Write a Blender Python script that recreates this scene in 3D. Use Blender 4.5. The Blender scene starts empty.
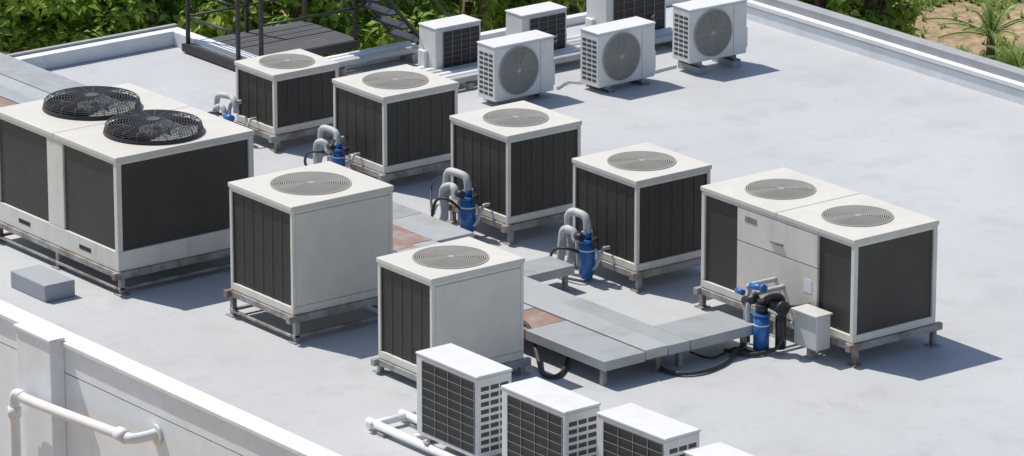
import bpy, math, random
from mathutils import Vector, Matrix
random.seed(7)
C = bpy.context.scene.collection
PI = math.pi
# ------------------------------------------------------------------ camera
FPX = 5000.0; PIT = math.radians(17.0); YAW = math.radians(37.5); DIST = 53.0
fh = Vector((math.sin(YAW), math.cos(YAW), 0))
FW = Vector((fh.x*math.cos(PIT), fh.y*math.cos(PIT), -math.sin(PIT)))
RT = Vector((math.cos(YAW), -math.sin(YAW), 0))
UP = RT.cross(FW)
CAM = -FW*DIST
cd = bpy.data.cameras.new('camera'); cam = bpy.data.objects.new('camera', cd); C.objects.link(cam)
cd.sensor_width = 36; cd.lens = FPX/1024*36; cd.clip_start = 1; cd.clip_end = 3000
cam.matrix_world = Matrix(((RT.x, UP.x, -FW.x, CAM.x), (RT.y, UP.y, -FW.y, CAM.y), (RT.z, UP.z, -FW.z, CAM.z), (0,0,0,1)))
bpy.context.scene.camera = cam

def P(u, v, z=0.0):
    d = FW*FPX + RT*(u-512) + UP*(228-v)
    return CAM + d*((z-CAM.z)/d.z)
def on_x(u, v, X):
    d = FW*FPX + RT*(u-512) + UP*(228-v)
    return CAM+d*((X-CAM.x)/d.x)

# ------------------------------------------------------------------ materials
def nd(t, k, **kw):
    n = t.nodes.new(k)
    for a, b in kw.items(): setattr(n, a, b)
    return n
def paint(name, col, dirt=None, amt=0.5, rough=0.5, metal=0.0, scale=3.0, streak=False, bump=0.0, fine=True, lo=0.5, hi=0.8):
    m = bpy.data.materials.new(name); m.use_nodes = True; t = m.node_tree; L = t.links
    b = t.nodes['Principled BSDF']
    g = nd(t, 'ShaderNodeNewGeometry')
    mp = nd(t, 'ShaderNodeMapping'); L.new(g.outputs['Position'], mp.inputs['Vector'])
    if streak: mp.inputs['Scale'].default_value = (1, 1, 0.12)
    n = nd(t, 'ShaderNodeTexNoise'); n.inputs['Scale'].default_value = scale*(3 if streak else 1); n.inputs['Detail'].default_value = 8; n.inputs['Roughness'].default_value = .65
    L.new(mp.outputs[0], n.inputs['Vector'])
    r = nd(t, 'ShaderNodeMapRange'); r.inputs[1].default_value = lo; r.inputs[2].default_value = hi; r.inputs[4].default_value = amt
    L.new(n.outputs['Fac'], r.inputs[0])
    mx = nd(t, 'ShaderNodeMix', data_type='RGBA'); L.new(r.outputs[0], mx.inputs[0])
    mx.inputs[6].default_value = (*col, 1); d = dirt or tuple(c*.55 for c in col); mx.inputs[7].default_value = (*d, 1)
    out = mx.outputs[2]
    if fine:
        n2 = nd(t, 'ShaderNodeTexNoise'); n2.inputs['Scale'].default_value = 6; n2.inputs['Detail'].default_value = 4
        L.new(g.outputs['Position'], n2.inputs['Vector'])
        r2 = nd(t, 'ShaderNodeMapRange'); r2.inputs[1].default_value = .3; r2.inputs[2].default_value = .7; r2.inputs[3].default_value = .95; r2.inputs[4].default_value = 1.03
        L.new(n2.outputs['Fac'], r2.inputs[0])
        v = nd(t, 'ShaderNodeVectorMath', operation='SCALE'); L.new(out, v.inputs[0]); L.new(r2.outputs[0], v.inputs['Scale'])
        out = v.outputs[0]
    L.new(out, b.inputs['Base Color'])
    b.inputs['Roughness'].default_value = rough; b.inputs['Metallic'].default_value = metal
    if bump:
        bp = nd(t, 'ShaderNodeBump'); bp.inputs['Strength'].default_value = bump; bp.inputs['Distance'].default_value = .02
        L.new(n.outputs['Fac'], bp.inputs['Height']); L.new(bp.outputs[0], b.inputs['Normal'])
    return m
M = {}
M['cream'] = paint('cream_paint', (.70,.67,.60), (.42,.36,.28), .5, .4, streak=True, scale=1.5)
M['cream_top'] = paint('cream_top_paint', (.64,.615,.555), (.46,.42,.35), .45, .42, scale=1.5)
M['beige'] = paint('beige_panel_paint', (.68,.64,.56), (.50,.46,.39), .35, .4, streak=True, scale=.8)
M['white'] = paint('white_plastic', (.70,.70,.68), (.50,.48,.43), .35, .4, streak=True, scale=1.5)
M['white_top'] = paint('white_top_plastic', (.70,.70,.685), (.56,.54,.50), .35, .4, scale=1.6)
M['boxgrey'] = paint('grey_box_paint', (.56,.56,.54), (.38,.37,.34), .4, .4, scale=1.5)
M['pipewhite'] = paint('white_pipe_paint', (.74,.75,.76), (.50,.50,.50), .3, .35, scale=4)
M['wrap'] = paint('pipe_wrap', (.50,.51,.51), (.30,.28,.26), .7, .6, scale=7, bump=.4)
M['coil'] = paint('coil_fins', (.044,.038,.033), (.080,.068,.055), .8, .55, scale=1.5)
M['coil2'] = paint('coil_fins_smooth', (.042,.037,.033), (.075,.065,.055), .7, .55, scale=1.2)
M['coil3'] = paint('coil_fins_dark', (.028,.027,.026), (.055,.05,.045), .7, .55, scale=2)
M['guard'] = paint('guard_wire', (.10,.092,.08), (.13,.12,.10), .6, .5, scale=6, fine=False)
M['fin'] = paint('fin_wire', (.066,.058,.050), (.09,.08,.065), .6, .5, scale=6, fine=False)
M['lguard'] = paint('light_guard_wire', (.28,.27,.26), (.25,.23,.2), .6, .5, scale=6, fine=False)
M['tguard'] = paint('top_guard_wire', (.38,.36,.32), (.32,.29,.25), .5, .5, scale=6, fine=False)
M['wguard'] = paint('white_guard_wire', (.44,.43,.40), (.38,.36,.32), .5, .5, scale=6, fine=False)
M['black'] = paint('black_metal', (.022,.022,.024), (.05,.045,.04), .6, .45, scale=5, fine=False)
M['gwire'] = paint('dark_grey_wire', (.075,.075,.08), (.12,.11,.10), .6, .45, scale=5, fine=False)
M['dark'] = paint('dark_inside', (.03,.03,.03), None, .3, .8, fine=False)
M['slot'] = paint('slot_shadow', (.07,.07,.07), None, .3, .8, fine=False)
M['recess'] = paint('grille_recess', (.20,.195,.18), None, .3, .8, fine=False)
M['blade'] = paint('fan_blade_plastic', (.08,.08,.08), (.1,.09,.08), .5, .5)
M['blade2'] = paint('fan_blade_grey', (.24,.24,.24), (.2,.19,.18), .5, .5)
M['blade3'] = paint('fan_blade_light', (.215,.21,.195), None, .2, .6)
M['steel'] = paint('galvanised_steel', (.36,.36,.36), (.22,.15,.10), .9, .5, .2, scale=5, lo=.45, hi=.6)
M['tray'] = paint('grey_sheet_metal', (.37,.39,.40), (.29,.26,.24), .7, .42, .1, scale=2.6, bump=.1, lo=.48, hi=.7)
M['tray2'] = paint('pale_sheet_metal', (.43,.445,.45), (.34,.31,.28), .7, .42, .1, scale=2.6, bump=.1, lo=.48, hi=.7)
M['rust'] = paint('rusty_sheet', (.27,.165,.13), (.33,.30,.28), .9, .8, scale=3.2, lo=.44, hi=.62)
M['blue'] = paint('blue_enamel', (.03,.15,.42), (.02,.09,.24), .6, .35, scale=8)
M['rubber'] = paint('black_rubber', (.035,.035,.037), (.09,.09,.09), .5, .6, scale=8, fine=False)
M['wall'] = paint('wall_render', (.80,.84,.88), (.66,.70,.76), .6, .75, scale=.35, streak=True, bump=.05)
M['parapet'] = paint('parapet_paint', (.74,.76,.78), (.48,.49,.50), .6, .7, scale=2.2, bump=.15)
M['coping'] = paint('grey_coping', (.34,.355,.37), (.24,.24,.24), .7, .7, scale=2.5, bump=.2)
M['plinth'] = paint('concrete_plinth', (.34,.36,.39), (.26,.27,.28), .7, .8, scale=3, bump=.3)
M['deck'] = paint('dark_deck_slats', (.085,.085,.09), (.15,.14,.14), .7, .7, scale=3)
M['bark'] = paint('bark', (.12,.09,.06), (.05,.04,.03), .8, .9, scale=8, bump=.6)

def leafmat(name, a, b, c):
    m = bpy.data.materials.new(name); m.use_nodes = True; t = m.node_tree; L = t.links
    bs = t.nodes['Principled BSDF']; bs.inputs['Roughness'].default_value = .42
    g = nd(t, 'ShaderNodeNewGeometry')
    n = nd(t, 'ShaderNodeTexNoise'); n.inputs['Scale'].default_value = 9; n.inputs['Detail'].default_value = 3
    L.new(g.outputs['Position'], n.inputs['Vector'])
    w = nd(t, 'ShaderNodeTexNoise'); w.inputs['Scale'].default_value = 1.3
    L.new(g.outputs['Position'], w.inputs['Vector'])
    ad = nd(t, 'ShaderNodeMath', operation='ADD'); L.new(n.outputs['Fac'], ad.inputs[0]); L.new(w.outputs['Fac'], ad.inputs[1])
    cr = nd(t, 'ShaderNodeValToRGB')
    mr = nd(t, 'ShaderNodeMapRange'); mr.inputs[1].default_value = .7; mr.inputs[2].default_value = 1.25
    L.new(ad.outputs[0], mr.inputs[0]); L.new(mr.outputs[0], cr.inputs[0])
    cr.color_ramp.elements[0].color = (*a, 1); cr.color_ramp.elements[1].color = (*c, 1)
    e = cr.color_ramp.elements.new(.5); e.color = (*b, 1)
    L.new(cr.outputs[0], bs.inputs['Base Color'])
    tr = nd(t, 'ShaderNodeBsdfTranslucent'); L.new(cr.outputs[0], tr.inputs['Color'])
    mx = nd(t, 'ShaderNodeMixShader'); mx.inputs[0].default_value = .5
    L.new(bs.outputs[0], mx.inputs[1]); L.new(tr.outputs[0], mx.inputs[2])
    L.new(mx.outputs[0], t.nodes['Material Output'].inputs['Surface'])
    return m
M['leafA'] = leafmat('leaf_mid_green', (.13,.24,.035), (.27,.43,.06), (.50,.60,.13))
M['leafB'] = leafmat('leaf_dark_green', (.09,.19,.03), (.20,.36,.055), (.40,.52,.11))
M['leafP'] = leafmat('leaf_palm', (.12,.21,.04), (.24,.35,.08), (.40,.46,.16))

def roofmat():
    m = bpy.data.materials.new('roof_coating'); m.use_nodes = True; t = m.node_tree; L = t.links
    b = t.nodes['Principled BSDF']; b.inputs['Roughness'].default_value = .6
    g = nd(t, 'ShaderNodeNewGeometry'); pos = g.outputs['Position']
    def noise(s, d=6, r=.6, dist=0):
        n = nd(t, 'ShaderNodeTexNoise'); n.inputs['Scale'].default_value = s; n.inputs['Detail'].default_value = d; n.inputs['Roughness'].default_value = r
        n.inputs['Distortion'].default_value = dist
        L.new(pos, n.inputs['Vector']); return n.outputs['Fac']
    def rng(i, a, b_, c, d):
        r = nd(t, 'ShaderNodeMapRange'); r.inputs[1].default_value = a; r.inputs[2].default_value = b_; r.inputs[3].default_value = c; r.inputs[4].default_value = d
        L.new(i, r.inputs[0]); return r.outputs[0]
    def mul(a, b_):
        n = nd(t, 'ShaderNodeMath', operation='MULTIPLY'); L.new(a, n.inputs[0]); L.new(b_, n.inputs[1]); return n.outputs[0]
    f = rng(noise(.28, 4), .35, .65, .94, 1.03)
    f = mul(f, rng(noise(1.3, 8, .65, .3), .52, .75, 1.0, .84))
    f = mul(f, rng(noise(5, 6, .7), .58, .75, 1.0, .84))
    f = mul(f, rng(noise(30, 4), .3, .7, .96, 1.02))
    f = mul(f, rng(noise(75, 2), .66, .74, 1.0, .82))
    # faint lap seams of the roof coating every 1.9 m
    sx = nd(t, 'ShaderNodeSeparateXYZ'); L.new(pos, sx.inputs[0])
    wv = nd(t, 'ShaderNodeMath', operation='PINGPONG'); wv.inputs[1].default_value = .95
    ns = nd(t, 'ShaderNodeMath', operation='MULTIPLY_ADD'); L.new(noise(1.5, 3), ns.inputs[0]); ns.inputs[1].default_value = .08; L.new(sx.outputs['X'], ns.inputs[2])
    L.new(ns.outputs[0], wv.inputs[0])
    f = mul(f, rng(wv.outputs[0], 0, .012, .93, 1.0))
    sc = nd(t, 'ShaderNodeVectorMath', operation='SCALE'); sc.inputs[0].default_value = (.478,.490,.500); L.new(f, sc.inputs['Scale'])
    mx = nd(t, 'ShaderNodeMix', data_type='RGBA'); L.new(rng(noise(.9, 6, .6, .3), .56, .74, 0, .45), mx.inputs[0])
    L.new(sc.outputs[0], mx.inputs[6]); mx.inputs[7].default_value = (.38,.375,.365,1)
    L.new(mx.outputs[2], b.inputs['Base Color'])
    bp = nd(t, 'ShaderNodeBump'); bp.inputs['Strength'].default_value = .2; bp.inputs['Distance'].default_value = .02
    L.new(noise(12, 8), bp.inputs['Height']); L.new(bp.outputs[0], b.inputs['Normal'])
    return m
M['roof'] = roofmat()
def groundmat():
    m = bpy.data.materials.new('sandy_ground'); m.use_nodes = True; t = m.node_tree; L = t.links
    b = t.nodes['Principled BSDF']; b.inputs['Roughness'].default_value = .95
    g = nd(t, 'ShaderNodeNewGeometry')
    n = nd(t, 'ShaderNodeTexNoise'); n.inputs['Scale'].default_value = .5; n.inputs['Detail'].default_value = 12; n.inputs['Roughness'].default_value = .75
    L.new(g.outputs['Position'], n.inputs['Vector'])
    cr = nd(t, 'ShaderNodeValToRGB'); e = cr.color_ramp.elements
    e[0].position = .28; e[0].color = (.17,.22,.06,1); e[1].position = .66; e[1].color = (.54,.40,.26,1)
    x = e.new(.38); x.color = (.26,.24,.11,1); x = e.new(.45); x.color = (.38,.27,.16,1)
    L.new(n.outputs['Fac'], cr.inputs[0])
    n2 = nd(t, 'ShaderNodeTexNoise'); n2.inputs['Scale'].default_value = 5; n2.inputs['Detail'].default_value = 10; L.new(g.outputs['Position'], n2.inputs['Vector'])
    r = nd(t, 'ShaderNodeMapRange'); r.inputs[1].default_value = .3; r.inputs[2].default_value = .7; r.inputs[3].default_value = .6; r.inputs[4].default_value = 1.15; L.new(n2.outputs['Fac'], r.inputs[0])
    s = nd(t, 'ShaderNodeVectorMath', operation='SCALE'); L.new(cr.outputs[0], s.inputs[0]); L.new(r.outputs[0], s.inputs['Scale'])
    L.new(s.outputs[0], b.inputs['Base Color'])
    bp = nd(t, 'ShaderNodeBump'); bp.inputs['Strength'].default_value = .8; bp.inputs['Distance'].default_value = .15; L.new(n2.outputs['Fac'], bp.inputs['Height']); L.new(bp.outputs[0], b.inputs['Normal'])
    return m
M['ground'] = groundmat()

# ------------------------------------------------------------------ mesh builder
class MB:
    def __init__(s): s.v = []; s.f = []; s.sm = []
    def face(s, idx, smooth=False): s.f.append(tuple(idx)); s.sm.append(smooth)
    def box(s, x0, x1, y0, y1, z0, z1):
        if x0 > x1: x0, x1 = x1, x0
        if y0 > y1: y0, y1 = y1, y0
        n = len(s.v)
        s.v += [(x0,y0,z0),(x1,y0,z0),(x1,y1,z0),(x0,y1,z0),(x0,y0,z1),(x1,y0,z1),(x1,y1,z1),(x0,y1,z1)]
        for q in ((0,3,2,1),(4,5,6,7),(0,1,5,4),(1,2,6,5),(2,3,7,6),(3,0,4,7)): s.face([n+i for i in q])
        return s
    def cyl(s, c, r, z0, z1, n=24, r2=None):
        r2 = r if r2 is None else r2; k = len(s.v)
        for i in range(n):
            a = 2*PI*i/n; s.v.append((c[0]+r*math.cos(a), c[1]+r*math.sin(a), z0))
        for i in range(n):
            a = 2*PI*i/n; s.v.append((c[0]+r2*math.cos(a), c[1]+r2*math.sin(a), z1))
        for i in range(n): j = (i+1) % n; s.face([k+i, k+j, k+n+j, k+n+i], True)
        s.face([k+i for i in range(n)][::-1]); s.face([k+n+i for i in range(n)])
        return s
    def tube(s, pts, r, n=10, closed=False, smooth_path=False):
        pts = [Vector(p) for p in pts]
        if smooth_path:
            out = []
            for i in range(len(pts)-1):
                p0 = pts[max(i-1,0)]; p1 = pts[i]; p2 = pts[i+1]; p3 = pts[min(i+2,len(pts)-1)]
                for q in range(6):
                    a = q/6
                    out.append(.5*((2*p1)+(p2-p0)*a+(2*p0-5*p1+4*p2-p3)*a*a+(3*p1-p0-3*p2+p3)*a**3))
            pts = out+[pts[-1]]
        k = len(s.v); m = len(pts); up = None
        for i, p in enumerate(pts):
            a = pts[(i-1) % m] if (closed or i > 0) else p
            b = pts[(i+1) % m] if (closed or i < m-1) else p
            d = (b-a).normalized()
            if up is None:
                up = Vector((0,0,1)) if abs(d.z) < .9 else Vector((1,0,0))
            x = (up-d*up.dot(d)).normalized(); up = x; y = d.cross(x)
            if closed: x = Vector((0,0,1)); x = (x-d*x.dot(d)).normalized(); y = d.cross(x)
            for j in range(n):
                t = 2*PI*(j+.5)/n
                s.v.append(tuple(p+x*r*math.cos(t)+y*r*math.sin(t)))
        for i in range(m if closed else m-1):
            i2 = (i+1) % m
            for j in range(n):
                j2 = (j+1) % n
                s.face([k+i*n+j, k+i*n+j2, k+i2*n+j2, k+i2*n+j], n > 4)
        if not closed:
            s.face([k+j for j in range(n)][::-1]); s.face([k+(m-1)*n+j for j in range(n)])
        return s
    def ring(s, c, R, r, seg=48, n=4):
        return s.tube([(c[0]+R*math.cos(2*PI*i/seg), c[1]+R*math.sin(2*PI*i/seg), c[2]) for i in range(seg)], r, n, closed=True)
    def xform(s, mt, start=0):
        for i in range(start, len(s.v)): s.v[i] = tuple(mt @ Vector(s.v[i]))
        return s
    def build(s, name, mat, parent=None, bevel=0, loc=None, label=None):
        me = bpy.data.meshes.new(name); me.from_pydata(s.v, [], s.f); me.validate()
        if len(me.polygons) == len(s.sm): me.polygons.foreach_set('use_smooth', s.sm)
        me.materials.append(M[mat] if isinstance(mat, str) else mat); me.update()
        o = bpy.data.objects.new(name, me); C.objects.link(o)
        if parent: o.parent = parent
        if loc: o.location = loc
        if bevel:
            b = o.modifiers.new('bevel', 'BEVEL'); b.width = bevel; b.segments = 2; b.limit_method = 'ANGLE'; b.angle_limit = math.radians(50)
        if label: o['label'] = label
        return o
def thing(name, label, cat, loc=(0,0,0), rz=0, group=None):
    o = bpy.data.objects.new(name, None); C.objects.link(o); o.location = loc; o.rotation_euler = (0,0,rz); o.empty_display_size = .2
    o['label'] = label; o['category'] = cat
    if group: o['group'] = group
    return o
def tag(o, label, cat, group=None):
    o['label'] = label; o['category'] = cat
    if group: o['group'] = group
    return o
def struct(o): o['kind'] = 'structure'; return o
def copy_tree(o, parent=None):
    c = o.copy(); C.objects.link(c)
    if parent: c.parent = parent
    for ch in list(o.children): copy_tree(ch, c)
    return c

# ------------------------------------------------------------------ condenser
def hole_plate(cx, cy, w, d, r, z0, z1, n=64):
    m = MB(); hx, hy = w/2, d/2
    rect = []
    for i in range(n):
        a = 2*PI*i/n; c, s_ = math.cos(a), math.sin(a)
        k = min(hx/abs(c) if abs(c) > 1e-6 else 1e9, hy/abs(s_) if abs(s_) > 1e-6 else 1e9)
        rect.append([c*k, s_*k])
    for sx in (-1,1):
        for sy in (-1,1):
            best = min(range(n), key=lambda i: (rect[i][0]-sx*hx)**2+(rect[i][1]-sy*hy)**2)
            rect[best] = [sx*hx, sy*hy]
    circ = [(r*math.cos(2*PI*i/n), r*math.sin(2*PI*i/n)) for i in range(n)]
    m.v += [(cx+p[0], cy+p[1], z1) for p in rect]+[(cx+p[0], cy+p[1], z1) for p in circ]
    m.v += [(cx+p[0], cy+p[1], z0) for p in rect]+[(cx+p[0], cy+p[1], z0) for p in circ]
    for i in range(n):
        j = (i+1) % n
        m.face([i, j, n+j, n+i]); m.face([2*n+j, 2*n+i, 3*n+i, 3*n+j])
        m.face([2*n+i, 2*n+j, j, i]); m.face([n+i, n+j, 3*n+j, 3*n+i])
    return m

def fan(root, cx, cy, H, r, style):
    if style == 'flat':
        g = MB(); k = int(r/.0175)
        for i in range(2, k+1):
            q = r*i/k; g.ring((cx, cy, H+.002+.012*math.cos(q/r*PI/2)), q, .0064 if i < k else .009, 48, 4)
        for i in range(12):
            a = 2*PI*i/12+.2
            g.tube([(cx+.05*math.cos(a), cy+.05*math.sin(a), H+.006), (cx+r*.6*math.cos(a), cy+r*.6*math.sin(a), H+.003), (cx+(r)*math.cos(a), cy+(r)*math.sin(a), H-.004)], .004, 4)
        g.cyl((cx, cy), .035, H+.006, H+.016, 20)
        g.build('fan_guard', 'tguard', root)
        zb = H-.14
    else:
        rg = MB(); k = 56; n0 = len(rg.v)
        for (rr, z) in ((r+.02,H+.002),(r+.01,H+.04),(r-.012,H+.04),(r-.012,H-.04)):
            for i in range(k): a = 2*PI*i/k; rg.v.append((cx+rr*math.cos(a), cy+rr*math.sin(a), z))
        for q in range(4):
            q2 = (q+1) % 4
            for i in range(k):
                j = (i+1) % k; rg.face([n0+q*k+i, n0+q*k+j, n0+q2*k+j, n0+q2*k+i], False)
        rg.build('fan_shroud', 'black', root)
        g = MB()
        prof = [(1.0,.062),(.995,.082),(.97,.095)]+[(.93-(.83*i/14), .102+.03*(i/14)) for i in range(15)]
        for (q, z) in prof: g.ring((cx, cy, H+z), q*r, .0040, 56, 4)
        for i in range(20):
            a = 2*PI*i/20
            g.tube([(cx+q*r*math.cos(a), cy+q*r*math.sin(a), H+z) for q, z in ((.1,.133),(.5,.119),(.93,.103),(.97,.096),(.998,.080),(1.002,.035))], .0040, 4)
        g.cyl((cx, cy), .07, H+.128, H+.14, 20)
        g.build('fan_guard', 'gwire', root)
        zb = H-.01
    b = MB(); b.cyl((cx, cy), .09 if style == 'flat' else .15, zb-.06, zb+.05, 20)
    nb = 4 if style == 'flat' else 5
    for i in range(nb):
        a0 = 2*PI*i/nb+.5; k0 = len(b.v)
        for (rr, da, dz) in ((.08,-.35,-.03),(.08,.35,.03),(r*.55,.42,.045),(r*.93,.36,.05),(r*.93,-.22,-.03),(r*.55,-.32,-.035)):
            b.v.append((cx+rr*math.cos(a0+da), cy+rr*math.sin(a0+da), zb+dz))
        for q in range(6):
            v = b.v[k0+q]; b.v.append((v[0], v[1], v[2]-.006))
        b.face([k0, k0+5, k0+2, k0+1]); b.face([k0+5, k0+4, k0+3, k0+2])
        b.face([k0+6, k0+7, k0+8, k0+11]); b.face([k0+11, k0+8, k0+9, k0+10])
        for q in range(6): q2 = (q+1) % 6; b.face([k0+q, k0+q2, k0+6+q2, k0+6+q])
    b.build('fan_blades', 'blade' if style == 'flat' else 'blade2', root)

def condenser(name, label, u, v, H, W, D, zb, L, Rr, mods=1, fr=.35, style='flat', skirt=.0, group=None, postw=.04, guard='guard', coilm='coil'):
    c = P(u, v, H)           # near top corner: (-X,-Y)
    root = thing(name, label, 'condenser unit', (c.x+W/2, c.y+D/2, 0), 0, group)
    hx, hy = W/2, D/2
    th = .05; zt = H-th
    f = MB(); z0, z1 = max(zb-.09, .05), zb-.02
    e = .03
    for y in (-hy-e, hy+e-.06): f.box(-hx-e-.04, hx+e+.04, y, y+.06, z0, z1)
    for x in (-hx-e+.01, hx+e-.07): f.box(x, x+.06, -hy-e+.062, hy+e-.062, z0+.004, z1-.004)
    if zb > .24:
        for y in (-hy-e+.005, hy+e-.055): f.box(-hx-e+.02, hx+e-.02, y, y+.04, .05, .08)
        for x in (-hx-e+.012, hx+e-.05): f.box(x, x+.035, -hy-e+.06, hy+e-.06, .052, .078)
    fr_ = f.build('support_frame', 'steel', root, .004)
    for sx in (-1,1):
        for sy in (-1,1):
            l = MB(); x = sx*(hx-.03); y = sy*(hy-.0)
            l.box(x-.025, x+.025, y-.025, y+.025, .012, z0-.001); l.box(x-.06, x+.06, y-.06, y+.06, 0, .012)
            l.build('foot', 'steel', fr_)
    if mods > 1:
        l = MB(); l.box(-hx-.005, -hx+.045, -.025, .025, 0.012, z0-.001); l.box(-hx-.04, -hx+.08, -.06, .06, 0, .012); l.build('foot', 'steel', fr_)
    zs = zb+.06+skirt
    MB().box(-hx, hx, -hy, hy, zb-.018, zs).build('base_pan', 'cream', root, .006)
    if skirt > .1:
        for t in (.22, .72):
            s_ = MB(); yy = -hy+D*t; s_.box(-hx-.003, -hx+.01, yy, yy+.22, zb+.06, zb+.105); s_.build('slot', 'dark', root)
    pw = postw
    for sx in (-1,1):
        for sy in (-1,1):
            x0 = sx*hx; x1 = sx*(hx-pw); y0 = sy*hy; y1 = sy*(hy-pw)
            MB().box(x0, x1, y0, y1, zs+.001, zt-.001).build('corner_post', 'cream', root, .005)
    def fb(m, side, t0, t1, a, b, n0, n1):
        if side == 'L': m.box(-hx+n0, -hx+n1, -hy+t0, -hy+t1, a, b)
        elif side == 'R': m.box(-hx+t0, -hx+t1, -hy+n0, -hy+n1, a, b)
        elif side == 'E': m.box(hx-n0, hx-n1, -hy+t0, -hy+t1, a, b)
        else: m.box(-hx+t0, -hx+t1, hy-n0, hy-n1, a, b)
    top_r = .035
    def face(side, spec):
        T = (D if side in 'LE' else W)
        lo, hi = pw, T-pw
        rail = MB(); fb(rail, side, lo+.001, hi-.001, zt-top_r, zt-.002, .003, .04)
        cuts = []
        for (a, b, ty) in spec:
            t0 = lo+(hi-lo)*a; t1 = lo+(hi-lo)*b
            cuts.append((t0+.002, t1-.002, ty))
        rail.build('face_trim', 'cream', root, .004)
        for (t0, t1, ty) in cuts:
            za, zc = zs+.003, zt-top_r-.002
            if ty == 'coil':
                m = MB(); fb(m, side, t0, t1, za, zc, .022, .05); m.build('coil', coilm, root)
                if guard:
                    g = MB(); n = max(2, int((t1-t0)/.16+.5))
                    for i in range(n+1):
                        t = t0+.004+(t1-t0-.008)*i/n; fb(g, side, t-.0024, t+.0024, za, zc, .012, .016)
                    g.build('coil_guard', guard, root)
                    g = MB(); k = int((zc-za)/.024)
                    for i in range(1, k): z = za+(zc-za)*i/k; fb(g, side, t0, t1, z-.0035, z+.0035, .0175, .0205)
                    g.build('coil_fin_wires', 'fin', root)
            elif ty == 'blank':
                m = MB(); fb(m, side, t0, t1, za, zc, -.003, .04); m.build('side_panel', 'beige', root, .008)
            elif ty == 'mull':
                m = MB(); fb(m, side, t0, t1, za, zc, .002, .04); m.build('centre_post', 'cream', root, .006)
            elif ty == 'service':
                zm = za+(zc-za)*.62
                m = MB(); fb(m, side, t0, t1, zm+.003, zc, -.004, .04); m.build('access_panel', 'cream', root, .006)
                m = MB(); fb(m, side, t0, t1, za, zm-.003, -.002, .04); m.build('side_panel', 'beige', root, .006)
                m = MB(); q = (t0+t1)/2; fb(m, side, q-.09, q+.09, zm+.1, zm+.125, -.02, -.005); m.build('handle', 'steel', root)
                m = MB(); fb(m, side, t0+.08, t0+.2, zm-.28, zm-.14, -.005, -.0025); m.build('rating_plate', 'pipewhite', root)
                m = MB(); fb(m, side, t1-.30, t1-.12, zc-.12, zc-.06, -.007, -.0045); m.build('vent_slot', 'steel', root)
    face('L', L); face('R', Rr); face('E', [(0,1,'coil')]); face('N', [(0,1,'coil')])
    dm = D/mods
    for i in range(mods):
        cy = -hy+dm*(i+.5)
        ov = .012
        w = W+2*ov; d = dm-.006+(ov if mods > 1 else 2*ov)
        yc = cy if mods == 1 else cy+(ov/2)*(-1 if i == 0 else 1)
        hole_plate(0, yc, w, d, fr, zt, H).build('top_panel', 'cream_top', root, .009)
        fan(root, 0, cy, H, fr, style)
    return root, c

GC = 'large fan-topped condenser units standing on the roof'
BU, cBU = condenser('condenser_unit', 'very large condenser with two raised black fan guards, at the left edge', 116, 158, 1.45, 1.68, 2.32, .26,
    [(0,.43,'coil'),(.43,.57,'mull'),(.57,1,'coil')], [(0,1,'coil')], 2, .50, 'dome', .13, GC, .06, None, 'coil2')
U2, cU2 = condenser('condenser_unit', 'beige condenser with blank right side panel, standing beside the very large twin-fan unit', 292, 207, 1.40, 1.22, 1.09, .30,
    [(0,1,'coil')], [(0,1,'blank')], 1, .40, 'flat', 0, GC)
U3, cU3 = condenser('condenser_unit', 'beige condenser with blank right side panel, directly behind the nearest row of small white units', 432, 279, 1.17, 1.10, .88, .17,
    [(0,1,'coil')], [(0,1,'blank')], 1, .365, 'flat', 0, GC)
UA, cUA = condenser('condenser_unit', 'small low square condenser with dark coil sides, farthest back of the fan-topped units', 274, 75, .88, .88, .76, .2,
    [(0,1,'coil')], [(0,1,'coil')], 1, .31, 'flat', 0, GC)
UB, cUB = condenser('condenser_unit', 'square cream condenser with dark coils, second from the back in the diagonal row', 384, 97, 1.05, 1.0, .95, .2,
    [(0,1,'coil')], [(0,1,'coil')], 1, .36, 'flat', 0, GC)
UC, cUC = condenser('condenser_unit', 'square cream condenser, third from the back, in the middle of the diagonal row', 508, 136, 1.18, .97, 1.0, .23,
    [(0,1,'coil')], [(0,1,'coil')], 1, .345, 'flat', 0, GC)
UD, cUD = condenser('condenser_unit', 'square cream condenser with dark coils, nearest left neighbour of the right-hand twin-fan unit', 637, 181, 1.17, .97, 1.05, .22,
    [(0,1,'coil')], [(0,1,'coil')], 1, .35, 'flat', 0, GC)
RU, cRU = condenser('condenser_unit', 'long cream condenser with two flush fans and service panel, at the right', 855, 240, 1.28, 1.08, 2.32, .24,
    [(0,.22,'coil'),(.22,.77,'service'),(.77,1,'coil')], [(0,1,'coil')], 2, .35, 'flat', 0, GC, .05, None, 'coil2')
hx = .54
b = MB(); b.box(-hx-.24, -hx-.06, -1.16+.26, -1.16+.60, .12, .47); cb = b.build('control_box', 'boxgrey', RU, .012)
MB().box(-hx-.27, -hx-.05, -1.16+.24, -1.16+.62, .472, .488).build('box_lid', 'boxgrey', cb, .004)
MB().box(-hx-.20, -hx-.12, -1.16+.4, -1.16+.45, 0.0, .119).build('bracket', 'steel', cb)

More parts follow.
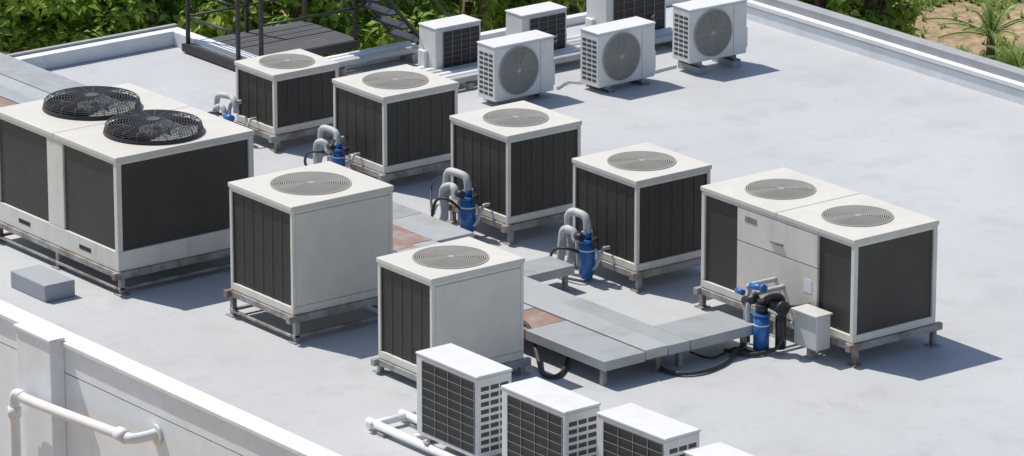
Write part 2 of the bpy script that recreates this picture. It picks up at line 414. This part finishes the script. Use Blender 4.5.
# ------------------------------------------------------------------ pipe clusters
GP = 'insulated pipe loops beside the condensers'
def pipes(label, x, y, s=1.0, blue=True, seed=1):
    rng = random.Random(seed); J = lambda a: rng.uniform(-a, a)
    r = thing('refrigerant_pipes', label, 'pipes', (x, y, 0), 0, GP)
    dx = .17
    for k, off in enumerate((0, -.12)):
        h = (.66-.14*k+J(.03))*s; yr = .33-.10*k+J(.04); bx = off-.03+J(.03)
        t = MB(); t.tube([(off, .0+.03*k, .46*s), (off, .0+.03*k, h-.08), (off, .04+.03*k, h-.01), (off+J(.02), .12, h+.01), (bx, yr-.08, h+.005), (bx, yr-.02, h-.03), (bx, yr, h-.11), (bx+J(.03), yr+J(.02), .25), (bx+J(.03), yr+.02, .12)], .042*s, 12, smooth_path=True)
        t.build('pipe', 'wrap', r)
    t = MB(); z = (.46+J(.06))*s; t.tube([(.02, .16, .12), (.02, .16, z-.08), (.04, .16, z), (.08, .16, z+.02), (dx+.01, .16, z+.02)], .030*s, 10, smooth_path=True); t.build('pipe', 'wrap', r)
    t = MB(); z = .3*s; t.tube([(0, .02, .12), (.02, -.10, .16), (.05, -.16, z), (.10, -.14, z+.06), (dx+.01, -.14, z+.06)], .018*s, 10, smooth_path=True); t.build('pipe', 'wrap', r)
    if blue:
        c = MB(); c.cyl((0, 0), .085*s, .08, .42*s, 24); c.cyl((0, 0), .095*s, .42*s, .45*s, 24); c.cyl((0, 0), .045*s, .45*s, .52*s, 20); c.cyl((0, 0), .06*s, .03, .08, 20)
        q = c.build('filter_canister', 'blue', r)
        m = MB(); m.cyl((0, 0), .088*s, .33*s, .345*s, 24); m.build('band', 'pipewhite', q)
        v = MB(); v.cyl((0,-.13), .035, .40*s, .50*s, 12); v.build('valve', 'black', r)
        v = MB(); v.tube([(-.12, .02, .5*s), (-.12, -.07, .5*s)], .04*s, 12); v.build('valve', 'black', r)
    else:
        v = MB(); v.tube([(-.12, .02, .42*s), (-.12, -.10, .42*s)], .05*s, 12); v.build('valve', 'blue', r)
    a = J(.05)
    h = MB(); h.tube([(-.05, .06, .3), (-.18, .12, .38+a), (-.22, .26, .34+a), (-.20, .36, .18), (-.12, .42, .05), (-.05, .5, .03)], .016, 8, smooth_path=True); h.build('hose', 'rubber', r)
    return r
pipes('grey pipe loop with blue canister left of the second unit from the back', cUB.x-.18, cUB.y+.60, .82, True, 11)
pipes('grey pipe loop with blue canister beside the middle unit of the row', cUC.x-.18, cUC.y+.46, 1.0, True, 12)
pipes('grey pipe loop with blue canister between the middle unit and the next one right', cUD.x-.18, cUD.y+.58, 1.0, True, 15)
pipes('grey pipe loop without canister left of the farthest small condenser', cUA.x-.18, cUA.y+.50, .8, False, 14)
bp_ = P(761,352,0)
x, y = bp_.x, bp_.y; fx = cRU.x-x
r = thing('refrigerant_pipes', 'tangle of black valves and hoses with blue canister beside the right twin-fan unit', 'pipes', (x, y, 0), 0, GP)
c = MB(); c.cyl((0, 0), .080, .03, .38, 24); c.cyl((0, 0), .090, .38, .405, 24); q = c.build('filter_canister', 'blue', r)
MB().cyl((0, 0), .083, .28, .295, 24).build('band', 'pipewhite', q)
pb = MB(); pb.cyl((0, 0), .062, .406, .50, 18); pb.cyl((0,0), .045, .50, .54, 14); pb.build('pump_head', 'black', r)
pb = MB(); pb.tube([(.10, .04, .50), (.10, -.18, .48)], .060, 16); pb.tube([(.10, -.18, .48), (.10, -.22, .48)], .075, 16); pb.build('pump_motor', 'black', r)
pb = MB(); pb.tube([(.0, .26, .46), (.02, .10, .52)], .048, 14); pb.build('pump_motor', 'black', r)
pb = MB(); pb.cyl((.13, -.14), .055, .05, .38, 16); pb.build('compressor_valve', 'black', r)
for k in range(3):
    t = MB(); t.tube([(.02, -.02+.04*k, .46), (.05, -.04-.02*k, .54+.03*k), (.12, -.08-.04*k, .55+.02*k), (.17, -.11-.04*k, .48), (fx, -.12-.05*k, .40+.03*k)], .018, 10, smooth_path=True); t.build('hose', 'rubber', r)
for k in range(2):
    t = MB(); t.tube([(-.02+.08*k, .18+.12*k, .06), (-.02+.08*k, .18+.12*k, .42), (.02+.08*k, .18+.12*k, .50+.05*k), (.1, .18+.12*k, .54+.05*k), (fx, .18+.12*k, .54+.05*k)], .026, 10, smooth_path=True); t.build('pipe', 'wrap', r)
t = MB(); t.tube([(.1, -.16, .40), (.1, -.20, .32), (.10, -.21, .20), (.06, -.17, .08), (-.02, -.12, .04), (-.2,-.05,.03), (-.3,.2,.03)], .020, 10, smooth_path=True); t.build('hose', 'rubber', r)
t = MB(); t.tube([(.04, .22, .62), (.04, .04, .64)], .032, 14); t.tube([(.04, .04, .64), (.04, .01, .64)], .042, 14); t.build('valve', 'blue', r)
t = MB(); t.tube([(.0, .38, .54), (.0, .28, .54)], .030, 14); t.build('valve', 'blue', r)

# ------------------------------------------------------------------ split units
def split(label, group, w=.86, d=.34, h=.66, cols=5, gridmat='lguard'):
    root = thing('split_condenser', label, 'outdoor unit', (0,0,0), 0, group)
    z0 = .05; z1 = z0+h; hx, hy = w/2, d/2
    MB().box(-hx, hx, -hy, hy, z0, z1-.028).build('casing', 'white', root, .014)
    MB().box(-hx-.006, hx+.006, -hy-.008, hy+.006, z1-.027, z1).build('top_panel', 'white_top', root, .01)
    R = min(.28, h*.43); cx = -hx+R+.06; cz = z0+h*.5
    mt = Matrix.Translation((cx, -hy, cz)) @ Matrix.Rotation(PI/2, 4, 'X')
    m = MB(); m.cyl((0,0), R, .0, .004, 40); m.xform(mt); m.build('fan_recess', 'recess', root)
    m = MB(); m.cyl((0,0), .05, .005, .010, 16)
    for i in range(3):
        a = 2*PI*i/3+.4; k = len(m.v)
        for (rr, da) in ((.05,-.4),(.05,.4),(R*.6,.6),(R*.92,.45),(R*.92,-.25),(R*.6,-.3)):
            m.v.append((rr*math.cos(a+da), rr*math.sin(a+da), .007))
        m.face([k, k+1, k+2, k+5][::-1]); m.face([k+5, k+2, k+3, k+4][::-1])
    m.xform(mt); m.build('fan_blades', 'blade3', root)
    g = MB()
    for i in range(2, 20): g.ring((0,0,.013), R*i/19*1.01, .0034 if i < 19 else .006, 40, 4)
    for i in range(12):
        a = 2*PI*i/12; g.tube([(.03*math.cos(a), .03*math.sin(a), .013), (R*math.cos(a), R*math.sin(a), .012)], .0022, 4)
    g.cyl((0,0), .022, .011, .018, 16)
    g.xform(mt); g.build('fan_guard', 'wguard', root)
    m = MB(); m.box(cx+R+.035, cx+R+.039, -hy-.001, -hy+.01, z0+.03, z1-.04); m.build('panel_seam', 'slot', root)
    s = MB(); nc = 3; nr = 9; ww = (d-.07)/nc
    for ci in range(nc):
        for ri in range(nr):
            y0 = -hy+.035+ww*ci+.009; y1 = y0+ww-.018; zz = z0+.06+(h-.14)*ri/nr; zh = (h-.14)/nr*.58
            s.box(-hx-.002, -hx+.01, y0, y1, zz, zz+zh)
    s.build('side_louvre', 'slot', root)
    MB().box(hx+.001, hx+.05, -hy+.04, -hy+.18, z0+.05, z0+.3).build('valve_cover', 'white', root, .012)
    a0, a1 = -hx+.035, hx-.10
    MB().box(a0, a1, hy-.01, hy+.003, z0+.045, z1-.06).build('coil', 'coil3', root)
    g = MB()
    for i in range(cols+1): t = a0+(a1-a0)*i/cols; g.box(t-.003, t+.003, hy+.006, hy+.010, z0+.045, z1-.06)
    for i in range(9): z = z0+.045+(h-.105)*i/8; g.box(a0, a1, hy+.0105, hy+.0135, z-.0016, z+.0016)
    g.build('coil_guard', gridmat, root)
    for sx in (-1,1):
        f = MB(); f.box(sx*(hx-.17)-.03, sx*(hx-.17)+.03, -hy-.03, hy+.03, 0, .012); f.box(sx*(hx-.17)-.02, sx*(hx-.17)+.02, -hy+.01, hy-.01, .0125, .049); f.build('foot', 'steel', root)
    return root
GB = 'small white outdoor units lined up along the bottom'
sp0 = split('x', GB, .93, .40, .80, 4, 'lguard')
bot = [(477,377,.97,'white unit with dark gridded side, leftmost of the four at the bottom edge'),
       (565,412,.97,'white unit with dark gridded side, second from the left at the bottom edge'),
       (664,439,.97,'white unit with dark gridded side, third from the left at the bottom edge'),
       (754,480,.97,'white unit of which only the top shows, rightmost at the bottom edge')]
for i, (u, v, z, lab) in enumerate(bot):
    o = sp0 if i == 0 else copy_tree(sp0)
    c = P(u, v, z); o['label'] = lab
    o.rotation_euler = (0, 0, PI/2+(0 if i != 2 else math.radians(2))); o.location = (c.x+.20, c.y+.465, .12)
cb0 = P(477,377,.97)
r = thing('rail_stand', 'white painted pipe stand under the nearest row of small units', 'stand', (cb0.x+.2, cb0.y, 0))
for x in (-.19, .19):
    MB().tube([(x, -5.2, .075), (x, 1.70, .075)], .043, 14).build('rail', 'pipewhite', r)
for y in (1.60, 1.05, -1.5, -4): MB().tube([(-.27 if y == 1.60 else -.147, y, .076), (.27 if y == 1.60 else .147, y, .076)], .036, 12).build('cross_bar', 'pipewhite', r)
for y in (1.45, .2, -1.4, -3.0, -4.6):
    for x in (-.19, .19): MB().box(x-.05, x+.05, y-.05, y+.05, 0, .034).build('foot', 'steel', r)

GT = 'small white outdoor units with round fans on the back row'
st = split('x', GT, .86, .34, .66)
top3 = [(495,48,.72,'white unit with round fan, leftmost of the three in the front back-row'),
        (598,36,.70,'white unit with round fan, middle one of the three in the front back-row'),
        (691,10,.80,'white unit with round fan and louvred side, rightmost by the far parapet')]
for i, (u, v, z, lab) in enumerate(top3):
    o = st if i == 0 else copy_tree(st)
    c = P(u, v, z); o['label'] = lab; o.location = (c.x+.43, c.y+.17, (.02,.02,.09)[i])
    o.rotation_euler = (0,0,math.radians((0,1.5,-1)[i]))
    for sx in (-.26, .26):
        zt_ = o.location.z-.001
        k = MB().box(sx-.06, sx+.06, -.2, .2, 0, zt_).build('mounting_block', 'plinth', None, .004)
        k.location = (0,0,-o.location.z); k.parent = o
GS = 'small outdoor units seen from behind at the far roof edge'
su = split('x', GS, .66, .34, .60, 4)
far3 = [(436,31,.62,'white unit showing its dark gridded rear, leftmost of the small back units'),
        (523,18,.62,'white unit showing its dark gridded rear, behind the first round-fan unit'),]
for i, (u, v, z, lab) in enumerate(far3):
    o = su if i == 0 else copy_tree(su)
    c = P(u, v, z); o['label'] = lab; o.rotation_euler = (0,0,PI); o.location = (c.x+.33, c.y+.17, 0)
o = split('tall beige unit cut off by the top edge, behind the middle round-fan unit', GS, .92, .40, .85, 5)
c = P(607, -22, .9); o.rotation_euler = (0,0,PI); o.location = (c.x+.46, c.y+.2, 0)

# ------------------------------------------------------------------ roof + building
xW = P(165,377,.3).x
xE = P(884,62,.0).x
yB = P(400,56,0).y
yB2 = P(110,53,0).y
xN = P(180,42,0).x
yF = P(900,470,0).y-6
GZ = -7.0
m = MB()
m.v = [(xW-.2,yF,0),(xE+.5,yF,0),(xE+.5,yB,0),(xN,yB,0),(xN,yB2,0),(xW-.2,yB2,0)]
m.face([0,1,2,3,4,5]); struct(m.build('roof', 'roof'))
m = MB(); S = 900
m.v = [(-S,-S,GZ),(S,-S,GZ),(S,S,GZ),(-S,S,GZ)]; m.face([0,1,2,3]); struct(m.build('ground', 'ground'))
bd = thing('building', 'pale rendered wall of the building below the near roof edge', 'building', ((xW+xE)/2, 0, GZ))
ox = (xW+xE)/2
w = MB(); z1 = -GZ-.01
w.box(xW-.2-ox, xN-ox, yF, yB2, 0, z1); w.build('wall', 'wall', bd)
w = MB(); w.box(xN+.001-ox, xE+.5-ox, yF+.001, yB, 0, z1-.001); w.build('wall', 'wall', bd)
pr = thing('parapet_wall', 'white parapet running along the near left roof edge', 'parapet', (xW, 0, 0))
MB().box(-.2, 0, yF, yB2-.3, .002, .27).build('parapet_body', 'wall', pr)
MB().box(-.235, .01, yF, yB2-.3, .272, .32).build('coping', 'parapet', pr, .008)
XP = xW-.2-.16
pl = on_x(50,340,XP)
pp = thing('wall_pier', 'shallow rendered pier projecting from the wall at the lower left', 'pier', (xW-.2, pl.y, GZ))
zp = pl.z-GZ
MB().box(-.16, -.001, 0, .62, 0, zp-.04).build('shaft', 'wall', pp, .01)
MB().box(-.18, -.0015, -.02, .64, zp-.039, zp).build('cap', 'parapet', pp, .008)
xp = XP-.13
p1 = on_x(130,439,xp); p0 = on_x(14,391,xp)
pi_ = thing('drain_pipe', 'white pipe bent round on the outside wall at the lower left', 'pipe', (p1.x, p1.y, GZ))
q = lambda v: (v[0]-p1.x, v[1]-p1.y, v[2]-GZ)
R_ = .052
t = MB()
t.tube([q((xW-.2, p1.y-.03, p1.z)), q((p1.x+.10, p1.y-.03, p1.z)), q((p1.x+.02, p1.y+.0, p1.z)), q((p1.x, p1.y+.10, p1.z+.0))], R_, 16, smooth_path=True)
t.tube([q((p1.x, p1.y+.08, p1.z)), q((p0.x, p0.y-.35, p0.z-.02)), q((p0.x, p0.y-.12, p0.z-.005)), q((p0.x,p0.y-.03,p0.z-.03)), q((p0.x,p0.y,p0.z-.12)), q((p0.x,p0.y,p0.z-.4)), q((p0.x,p0.y,p0.z-2)), q((p0.x,p0.y,GZ))], R_, 16, smooth_path=True)
t.build('pipe', 'pipewhite', pi_)
m = MB(); m.tube([q((p1.x, p1.y+.06, p1.z)), q((p1.x, p1.y+.20, p1.z+.003))], .068, 16); m.build('collar', 'pipewhite', pi_)
m = MB(); m.tube([q((p0.x, p0.y, p0.z-.16)), q((p0.x, p0.y, p0.z-.26))], .066, 16); m.build('collar', 'pipewhite', pi_)
m = MB(); m.tube([q((xW-.205, p1.y-.03, p1.z)), q((xW-.235, p1.y-.03, p1.z))], .10, 16); m.build('flange', 'pipewhite', pi_)

pr = thing('parapet_wall', 'grey capped parapet running along the far right roof edge', 'parapet', (xE, 0, 0))
MB().box(0, .34, yF, yB-.3, .001, .16).build('parapet_body', 'parapet', pr)
MB().box(-.015, .10, yF, yB-.3, .161, .185).build('coping', 'coping', pr, .006)
MB().box(.26, .44, yF, yB-.3, .001, .26).build('outer_ridge', 'coping', pr, .008)
pr = thing('parapet_wall', 'low white kerb wall behind the very large unit, far left', 'parapet', (xN, yB2, 0))
MB().box(xW-xN+3.4, 0, -.18, 0, .001, .18).build('parapet_body', 'parapet', pr, .008)
MB().box(xW-xN+3.4, .001, -.03, .03, .182, .21).build('coping', 'coping', pr)
pr = thing('parapet_wall', 'short white kerb wall beside the dark metal platform', 'parapet', (xN, yB, 0))
MB().box(-.16, 0, -.2, yB2-yB-.181, .001, .18).build('parapet_body', 'parapet', pr, .008)
pr = thing('parapet_wall', 'low pale kerb along the back edge behind the small units', 'parapet', (xN, yB, 0))
MB().box(.001, xE-xN, -.12, 0, .001, .10).build('parapet_body', 'parapet', pr, .008)

c = P(45,286,.18)
o = MB().box(0, .36, 0, .66, 0.001, .18).build('concrete_block', 'plinth', None, .012, loc=(c.x, c.y, 0))
tag(o, 'low grey concrete block on the roof in front of the very large unit', 'block')

# ------------------------------------------------------------------ cable trays
zt = .27; TH = .10
A0 = P(605,362,zt)
x0 = A0.x; x1 = x0+1.06; yN = A0.y; yEnd = P(300,180,zt).y
Ltot = yEnd-yN
def strip(label, xa, xb, cuts, mats, dz, feet=()):
    s = thing('cable_trunking', label, 'trunking', ((xa+xb)/2, yN, 0), 0, 'sheet metal trunking strips running diagonally between the units')
    w = (xb-xa)/2
    for i in range(len(cuts)-1):
        j = random.uniform(-.003,.003)
        MB().box(-w, w, cuts[i]+.003, cuts[i+1]-.003, zt-TH+dz, zt+dz+j).build('cover_panel', mats[i], s, .005, label=('rust-brown cover panel' if mats[i] == 'rust' else None))
    for (sx, y) in feet:
        MB().box(sx*(w-.06)-.025, sx*(w-.06)+.025, y-.025, y+.025, 0, zt-TH+dz-.001).build('foot', 'steel', s)
    return s
strip('grey trunking strip nearest the camera, with a rust-stained cover behind the near beige unit', x0, x0+.50, [0,1.25,1.75,4.0,Ltot], ['tray','rust','tray2','tray'], 0, ((-1,.1),(-1,2.2),(-1,4.2),(1,2.2)))
strip('narrow grey trunking strip in the middle of the three beside the near beige unit', x0+.51, x0+.78, [.0,2.4,4.1,Ltot], ['tray2','tray','rust'], .012, ((1,.1),(1,2.5),(1,4.4)))
strip('narrow pale trunking strip on the far side of the three beside the near beige unit', x0+.79, x1, [.0,1.7,4.2,Ltot], ['tray','tray2','rust'], .004, ((1,.1),(1,2.3),(1,4.3)))
s0 = (P(458,236,zt).y-yN)
strip('pale trunking strip passing left of the middle unit\'s pipes', x1+.015, x1+.50, [s0, s0+.9, Ltot+.3], ['tray2','tray'], .0, ((1,s0+.1),(-1,s0+.1),(1,Ltot)))
B1 = P(748,322,zt)
GBn = 'short trunking branches'
br = thing('cable_trunking', 'grey trunking branch leading to the hoses of the right twin-fan unit', 'trunking', (x1, yN, 0), 0, GBn)
MB().box(.008, (B1.x-x1), .0, .575, zt-TH, zt+.004).build('cover_panel', 'tray', br, .005)
for yy in (.06, .5): xx = B1.x-x1-.10; MB().box(xx-.025, xx+.025, yy-.025, yy+.025, 0, zt-TH-.001).build('foot', 'steel', br)
b0 = P(536,274,zt)
br = thing('cable_trunking', 'short grey trunking branch ending at the pipes between two cream units', 'trunking', (x1+.01, b0.y, 0), 0, GBn)
MB().box(0, .62, 0, .42, zt-TH, zt-.003).build('cover_panel', 'tray', br, .004)
for xx in (.55,): MB().box(xx-.022, xx+.022, .05, .1, 0, zt-TH-.001).build('foot', 'steel', br)
e0 = P(40,67,.25)
tl = thing('sheet_covers', 'wide ribbed grey sheet covers behind the very large unit, top left', 'trunking', (e0.x-.65, e0.y, 0))
for k in range(5):
    xa = -.65+.26*k
    MB().box(xa, xa+.25, -3, 1.6, .19+.008*(k%2), .25+.008*(k%2)).build('cover_panel', ['rust','tray','tray2','tray','tray'][k], tl, .006)
MB().box(-.62, .62, -2.9, 1.5, .03, .188).build('side_skirt', 'tray', tl)

def hose(label, pts, r=.022, mat='rubber', name='hose', cat='hose'):
    v = [P(*p) for p in pts]; o0 = v[0]
    m = MB(); m.tube([(q.x-o0.x, q.y-o0.y, q.z) for q in v], r, 10, smooth_path=True)
    return tag(m.build(name, mat, None, loc=(o0.x, o0.y, 0)), label, cat)
hose('black hose drooping onto the roof beside the near beige unit', [(523,322,.30),(530,330,.25),(536,350,.10),(543,373,.03),(557,376,.03),(566,366,.03),(570,352,.08)])
hose('black hose curving on the roof under the right trunking branch', [(655,352,.08),(658,366,.03),(675,373,.03),(700,372,.03),(722,364,.03),(738,350,.05),(748,338,.12)], .022)
hose('thin black cable lying beneath the right trunking branch', [(690,352,.03),(712,358,.03),(735,348,.03),(752,352,.03)], .012)
hose('thin dark cable crossing the roof beside the middle unit', [(432,212,.03),(431,190,.15),(436,180,.3),(446,176,.4)], .014)
hose('thin grey cable trailing over the roof behind the middle round-fan unit', [(557,88,.02),(568,82,.02),(583,82,.02),(598,74,.02)], .012, 'wrap', 'cable', 'cable')
hose('thin grey conduit lying on the roof in front of the rightmost round-fan unit', [(640,76,.02),(660,70,.02),(676,66,.02)], .014, 'wrap', 'cable', 'cable')

def run(label, a, b, z, r, n=2, mat='pipewhite', gap=.14, name='pipe_run'):
    p, q = P(*a, z), P(*b, z)
    o = thing(name, label, 'pipes', (p.x, p.y, 0))
    L_ = q.x-p.x
    for k in range(n):
        MB().tube([(0, k*gap, z), (L_*.5, k*gap+.01, z), (L_, k*gap, z)], r, 10).build('pipe', mat if k % 3 else 'wrap', o)
    k = int(L_/1.1)+1
    for i in range(k):
        xx = .15+(L_-.3)*i/max(1,k-1)
        MB().box(xx-.03, xx+.03, -.08, (n-1)*gap+.08, 0, z-r-.001).build('bracket', 'steel', o)
run('bundle of white insulated pipes lying along the back behind the round-fan units', (385,95), (690,37), .12, .046, 6, 'pipewhite', .125)
run('white pipe pair crossing behind the second unit from the back', (330,66), (420,48), .14, .045, 3, 'pipewhite', .11)
for j, (u, v) in enumerate(((566,58),(662,38))):
    p = P(u, v, 0)
    o = thing('refrigerant_pipes', ['thin bent pipes rising between the first and middle round-fan units','thin bent pipes rising beside the rightmost round-fan unit'][j], 'pipes', (p.x, p.y, 0))
    for k in range(2):
        MB().tube([(0, .5+.07*k, .19), (0, .1, .19), (.0, .02, .20+.05*k), (-.02, 0, .25+.06*k), (-.10, 0, .28+.06*k), (-.24, -.1, .26+.06*k)], .018, 8, smooth_path=True).build('pipe', 'wrap', o)

dc = P(238,62,.12)
pf = thing('access_platform', 'dark metal access platform with black railing at the back left', 'platform', (dc.x, dc.y, 0))
dk = MB()
for i in range(16): dk.box(0, 1.75, .07*i, .07*i+.058, .09, .12)
dk.build('deck', 'deck', pf)
MB().box(0, 1.75, -.04, -.002, .02, .115).build('edge_beam', 'black', pf)
MB().box(-.04, -.002, -.04, 1.13, .02, .115).build('edge_beam', 'black', pf)
def post(x, y, h=1.15): MB().box(x-.02, x+.02, y-.02, y+.02, .0, h).build('post', 'black', pf)
for (x, y) in ((.02,.02),(1.72,.02),(.02,1.08),(1.72,1.08),(.87,1.08),(.35,.02)): post(x, y)
for z in (.45, .78, 1.12):
    MB().tube([(.02, 1.08, z), (1.72, 1.08, z)], .014, 8).build('rail', 'black', pf)
    MB().tube([(.02, .02, z), (.02, 1.08, z)], .014, 8).build('rail', 'black', pf)
MB().tube([(.35, .02, .5), (1.72, .02, .5)], .014, 8).build('rail', 'black', pf)
for k in range(2):
    MB().tube([(1.75, .1+.8*k, .95), (2.35, .1+.8*k, .1)], .018, 8).build('brace', 'black', pf)
sc = P(432,52,0)
st_ = thing('metal_staircase', 'black metal stair stringers rising beyond the back roof edge', 'staircase', (sc.x, sc.y, 0))
for y in (0, .7):
    MB().tube([(0, y, 0), (-1.3, y, 1.5)], .026, 6).build('stringer', 'black', st_)
    MB().tube([(.25, y, .4), (-1.05, y, 1.9)], .015, 8).build('handrail', 'black', st_)
for k in range(7):
    MB().box(-.2*k-.22, -.2*k-.03, .03, .67, .2*k+.13, .2*k+.15).build('tread', 'black', st_)

# ------------------------------------------------------------------ trees
def leaves(m, cx, cy, cz, rx, ry, rz, n, ls, rng):
    clumps = []
    for _ in range(max(14, n//110)):
        a = rng.uniform(0, 2*PI); z = rng.uniform(-.9, 1); rr = math.sqrt(max(0,1-z*z))*rng.uniform(.55, 1.05)
        clumps.append((cx+rx*rr*math.cos(a), cy+ry*rr*math.sin(a), cz+rz*z*rng.uniform(.6,1), rng.uniform(.18,.36)))
    for i in range(n):
        c = clumps[rng.randrange(len(clumps))]; s = c[3]*rx*.9
        v = Vector((rng.gauss(0,1), rng.gauss(0,1), rng.gauss(0,1))).normalized()*s*rng.uniform(.35,1)
        p = Vector(c[:3])+Vector((v.x, v.y, v.z*.75))
        nrm = (v.normalized()*.5+Vector((rng.uniform(-.6,.6), rng.uniform(-.6,.6), rng.uniform(.3,1.2)))).normalized()
        t = nrm.cross(Vector((rng.uniform(-1,1), rng.uniform(-1,1), rng.uniform(-1,1)))).normalized(); b = nrm.cross(t)
        L_ = ls*rng.uniform(.6,1.3); W_ = L_*.36
        k = len(m.v)
        tip = p+t*L_-nrm*L_*.25
        m.v += [tuple(p-t*L_*.2), tuple(p+t*L_*.35+b*W_+nrm*.01), tuple(tip), tuple(p+t*L_*.35-b*W_+nrm*.01)]
        m.face([k, k+1, k+2, k+3])
def tree(name, label, x, y, zc, r, rz, n, ls, mat, seed, group):
    rng = random.Random(seed)
    root = thing(name, label, 'tree', (x, y, GZ), 0, group)
    h = zc-GZ
    m = MB()
    pts = [(0,0,0), (.08,.05,h*.4), (-.05,.1,h*.8), (0,0,h)]
    for i in range(3):
        a, b = Vector(pts[i]), Vector(pts[i+1]); m.tube([a, b], .16-.035*i, 10)
    m.build('trunk', 'bark', root)
    for i in range(5):
        a = rng.uniform(0, 2*PI); b = (math.cos(a)*r*.7, math.sin(a)*r*.7, h+rng.uniform(-.2,.6)*rz)
        m = MB(); m.tube([(0,0,h*.75), (b[0]*.5, b[1]*.5, h*.75+(b[2]-h*.75)*.6), b], .05, 8, smooth_path=True); m.build('limb', 'bark', root)
    m = MB(); leaves(m, 0, 0, h, r, r, rz, n, ls, rng); m.build('crown', mat, root)
    return root
GTR = 'leafy trees crowding behind the back roof edge'
k = 0
names = ['far left corner behind the ribbed sheet covers', 'behind the far left kerb wall', 'left of the dark metal platform', 'directly behind the platform railing',
         'behind the metal staircase', 'between the staircase and the small back units', 'above the tall back unit', 'left of the rightmost round-fan unit']
for (u, v, dep, r) in ((-10,44,1.2,1.5),(75,36,1.3,1.5),(165,30,1.6,1.5),(255,30,1.9,1.5),(350,30,1.8,1.5),(440,24,1.6,1.4),(535,12,1.5,1.4),(640,-2,1.5,1.4)):
    p = P(u, v, -1.6); p = p+Vector((0, dep, 0))+fh*.6
    tree('leafy_tree', 'leafy green tree crown '+names[k], p.x, p.y, -1.9-.25*(k % 3), r, 1.7, 8500, .125, 'leafA' if k % 2 else 'leafB', 20+k, GTR); k += 1
names2 = ['top left', 'upper left beyond the platform', 'top centre left', 'top centre', 'top centre right']
for j, (u, v) in enumerate(((30,-6),(170,-10),(310,-12),(450,-16),(590,-20))):
    p = P(u, v, -3)+fh*5
    tree('leafy_tree', 'taller background tree filling the gap at the '+names2[j], p.x, p.y, -3.1, 2.1, 2.2, 8500, .17, 'leafB' if j % 2 else 'leafA', 50+j, GTR)
GR = 'bushy trees beyond the right parapet'
for j, (u, v, r, lab) in enumerate(((772,6,1.0,'round green bushy tree just right of the rightmost round-fan unit'),(828,12,1.15,'dense green bushy tree in the middle beyond the right parapet'),(872,8,.75,'smaller bushy tree bordering the sandy ground'))):
    p = P(u, v, -2)+fh*1.5
    tree('bushy_tree', lab, p.x, p.y, -2.0, r, 1.3, 6500, .125, ['leafA','leafB','leafA'][j], 80+j, GR)

def palm(label, u, v, s, seed):
    rng = random.Random(seed); p = P(u, v, GZ)
    root = thing('small_palm', label, 'palm', (p.x, p.y, GZ), 0, 'small palms on the sandy ground')
    m = MB(); m.cyl((0,0), .09*s, 0, .5*s, 10, .07*s); m.build('trunk', 'bark', root)
    m = MB()
    for i in range(15):
        a = 2*PI*i/15+rng.uniform(-.2,.2); el = rng.uniform(.5,1.3); L_ = s*rng.uniform(.9,1.3)
        pts = []
        for q in range(9):
            t = q/8; rr = L_*t*math.cos(el)*(1+.2*t); zz = .5*s+L_*(math.sin(el)*t-.45*t*t)
            pts.append(Vector((rr*math.cos(a), rr*math.sin(a), zz)))
        m.tube(pts, .012*s, 4)
        sd = Vector((-math.sin(a), math.cos(a), 0))
        for q in range(1, 8):
            for hh in (0, .5):
                pq = pts[q].lerp(pts[q+1], hh); d = (pts[q+1]-pts[q]).normalized()
                for sg in (-1, 1):
                    e = pq+(sd*sg*.6+d*.8-Vector((0,0,.2)))*s*.26*(1-.6*q/8)
                    w = d*.028*s; kk = len(m.v)
                    m.v += [tuple(pq-w), tuple(pq+w), tuple(e)]; m.face([kk, kk+1, kk+2])
    m.build('fronds', 'leafP', root)
palm('small palm with spreading fronds, left one on the sandy ground', 990, 66, 1.0, 1)
palm('small palm at the right edge, nearer the parapet', 1018, 92, .8, 2)
m = MB(); rng = random.Random(5)
for i in range(4200):
    u = rng.uniform(890, 1060); v = rng.uniform(-30, 115)
    if v > 6+5*math.sin(u*.09) and (u < 972+10*math.sin(v*.2) or v < 52+8*math.sin(u*.13)):
        if rng.random() > .03: continue
    p = P(u, v, GZ)
    for q in range(4):
        a = rng.uniform(0, 2*PI); h = rng.uniform(.06,.22); kk = len(m.v); w = .03
        m.v += [(p.x-w*math.sin(a), p.y+w*math.cos(a), GZ), (p.x+w*math.sin(a), p.y-w*math.cos(a), GZ), (p.x+h*.7*math.cos(a), p.y+h*.7*math.sin(a), GZ+h)]
        m.face([kk, kk+1, kk+2])
o = m.build('ground_scrub', 'leafP'); tag(o, 'low green scrub growing in tufts over the sandy ground', 'scrub'); o['kind'] = 'stuff'

# ------------------------------------------------------------------ light
sd = Vector((-.216, .72, 0)).normalized()
EL = math.radians(59)
sv = Vector((sd.x*math.cos(EL), sd.y*math.cos(EL), math.sin(EL)))
ld = bpy.data.lights.new('sun', 'SUN'); ld.energy = 4.5; ld.angle = math.radians(.5); ld.color = (1, .95, .87)
lo = bpy.data.objects.new('sun', ld); C.objects.link(lo)
lo.rotation_euler = sv.to_track_quat('Z', 'Y').to_euler(); lo.location = sv*30
wd = bpy.data.worlds.new('World'); bpy.context.scene.world = wd; wd.use_nodes = True
t = wd.node_tree; s = t.nodes.new('ShaderNodeTexSky'); s.sky_type = 'NISHITA'; s.sun_disc = False
s.sun_elevation = EL; s.sun_rotation = math.atan2(sd.x, sd.y)
t.links.new(s.outputs[0], t.nodes['Background'].inputs[0]); t.nodes['Background'].inputs[1].default_value = .115
sc_ = bpy.context.scene
sc_.view_settings.view_transform = 'Standard'; sc_.view_settings.look = 'None'; sc_.view_settings.exposure = 0
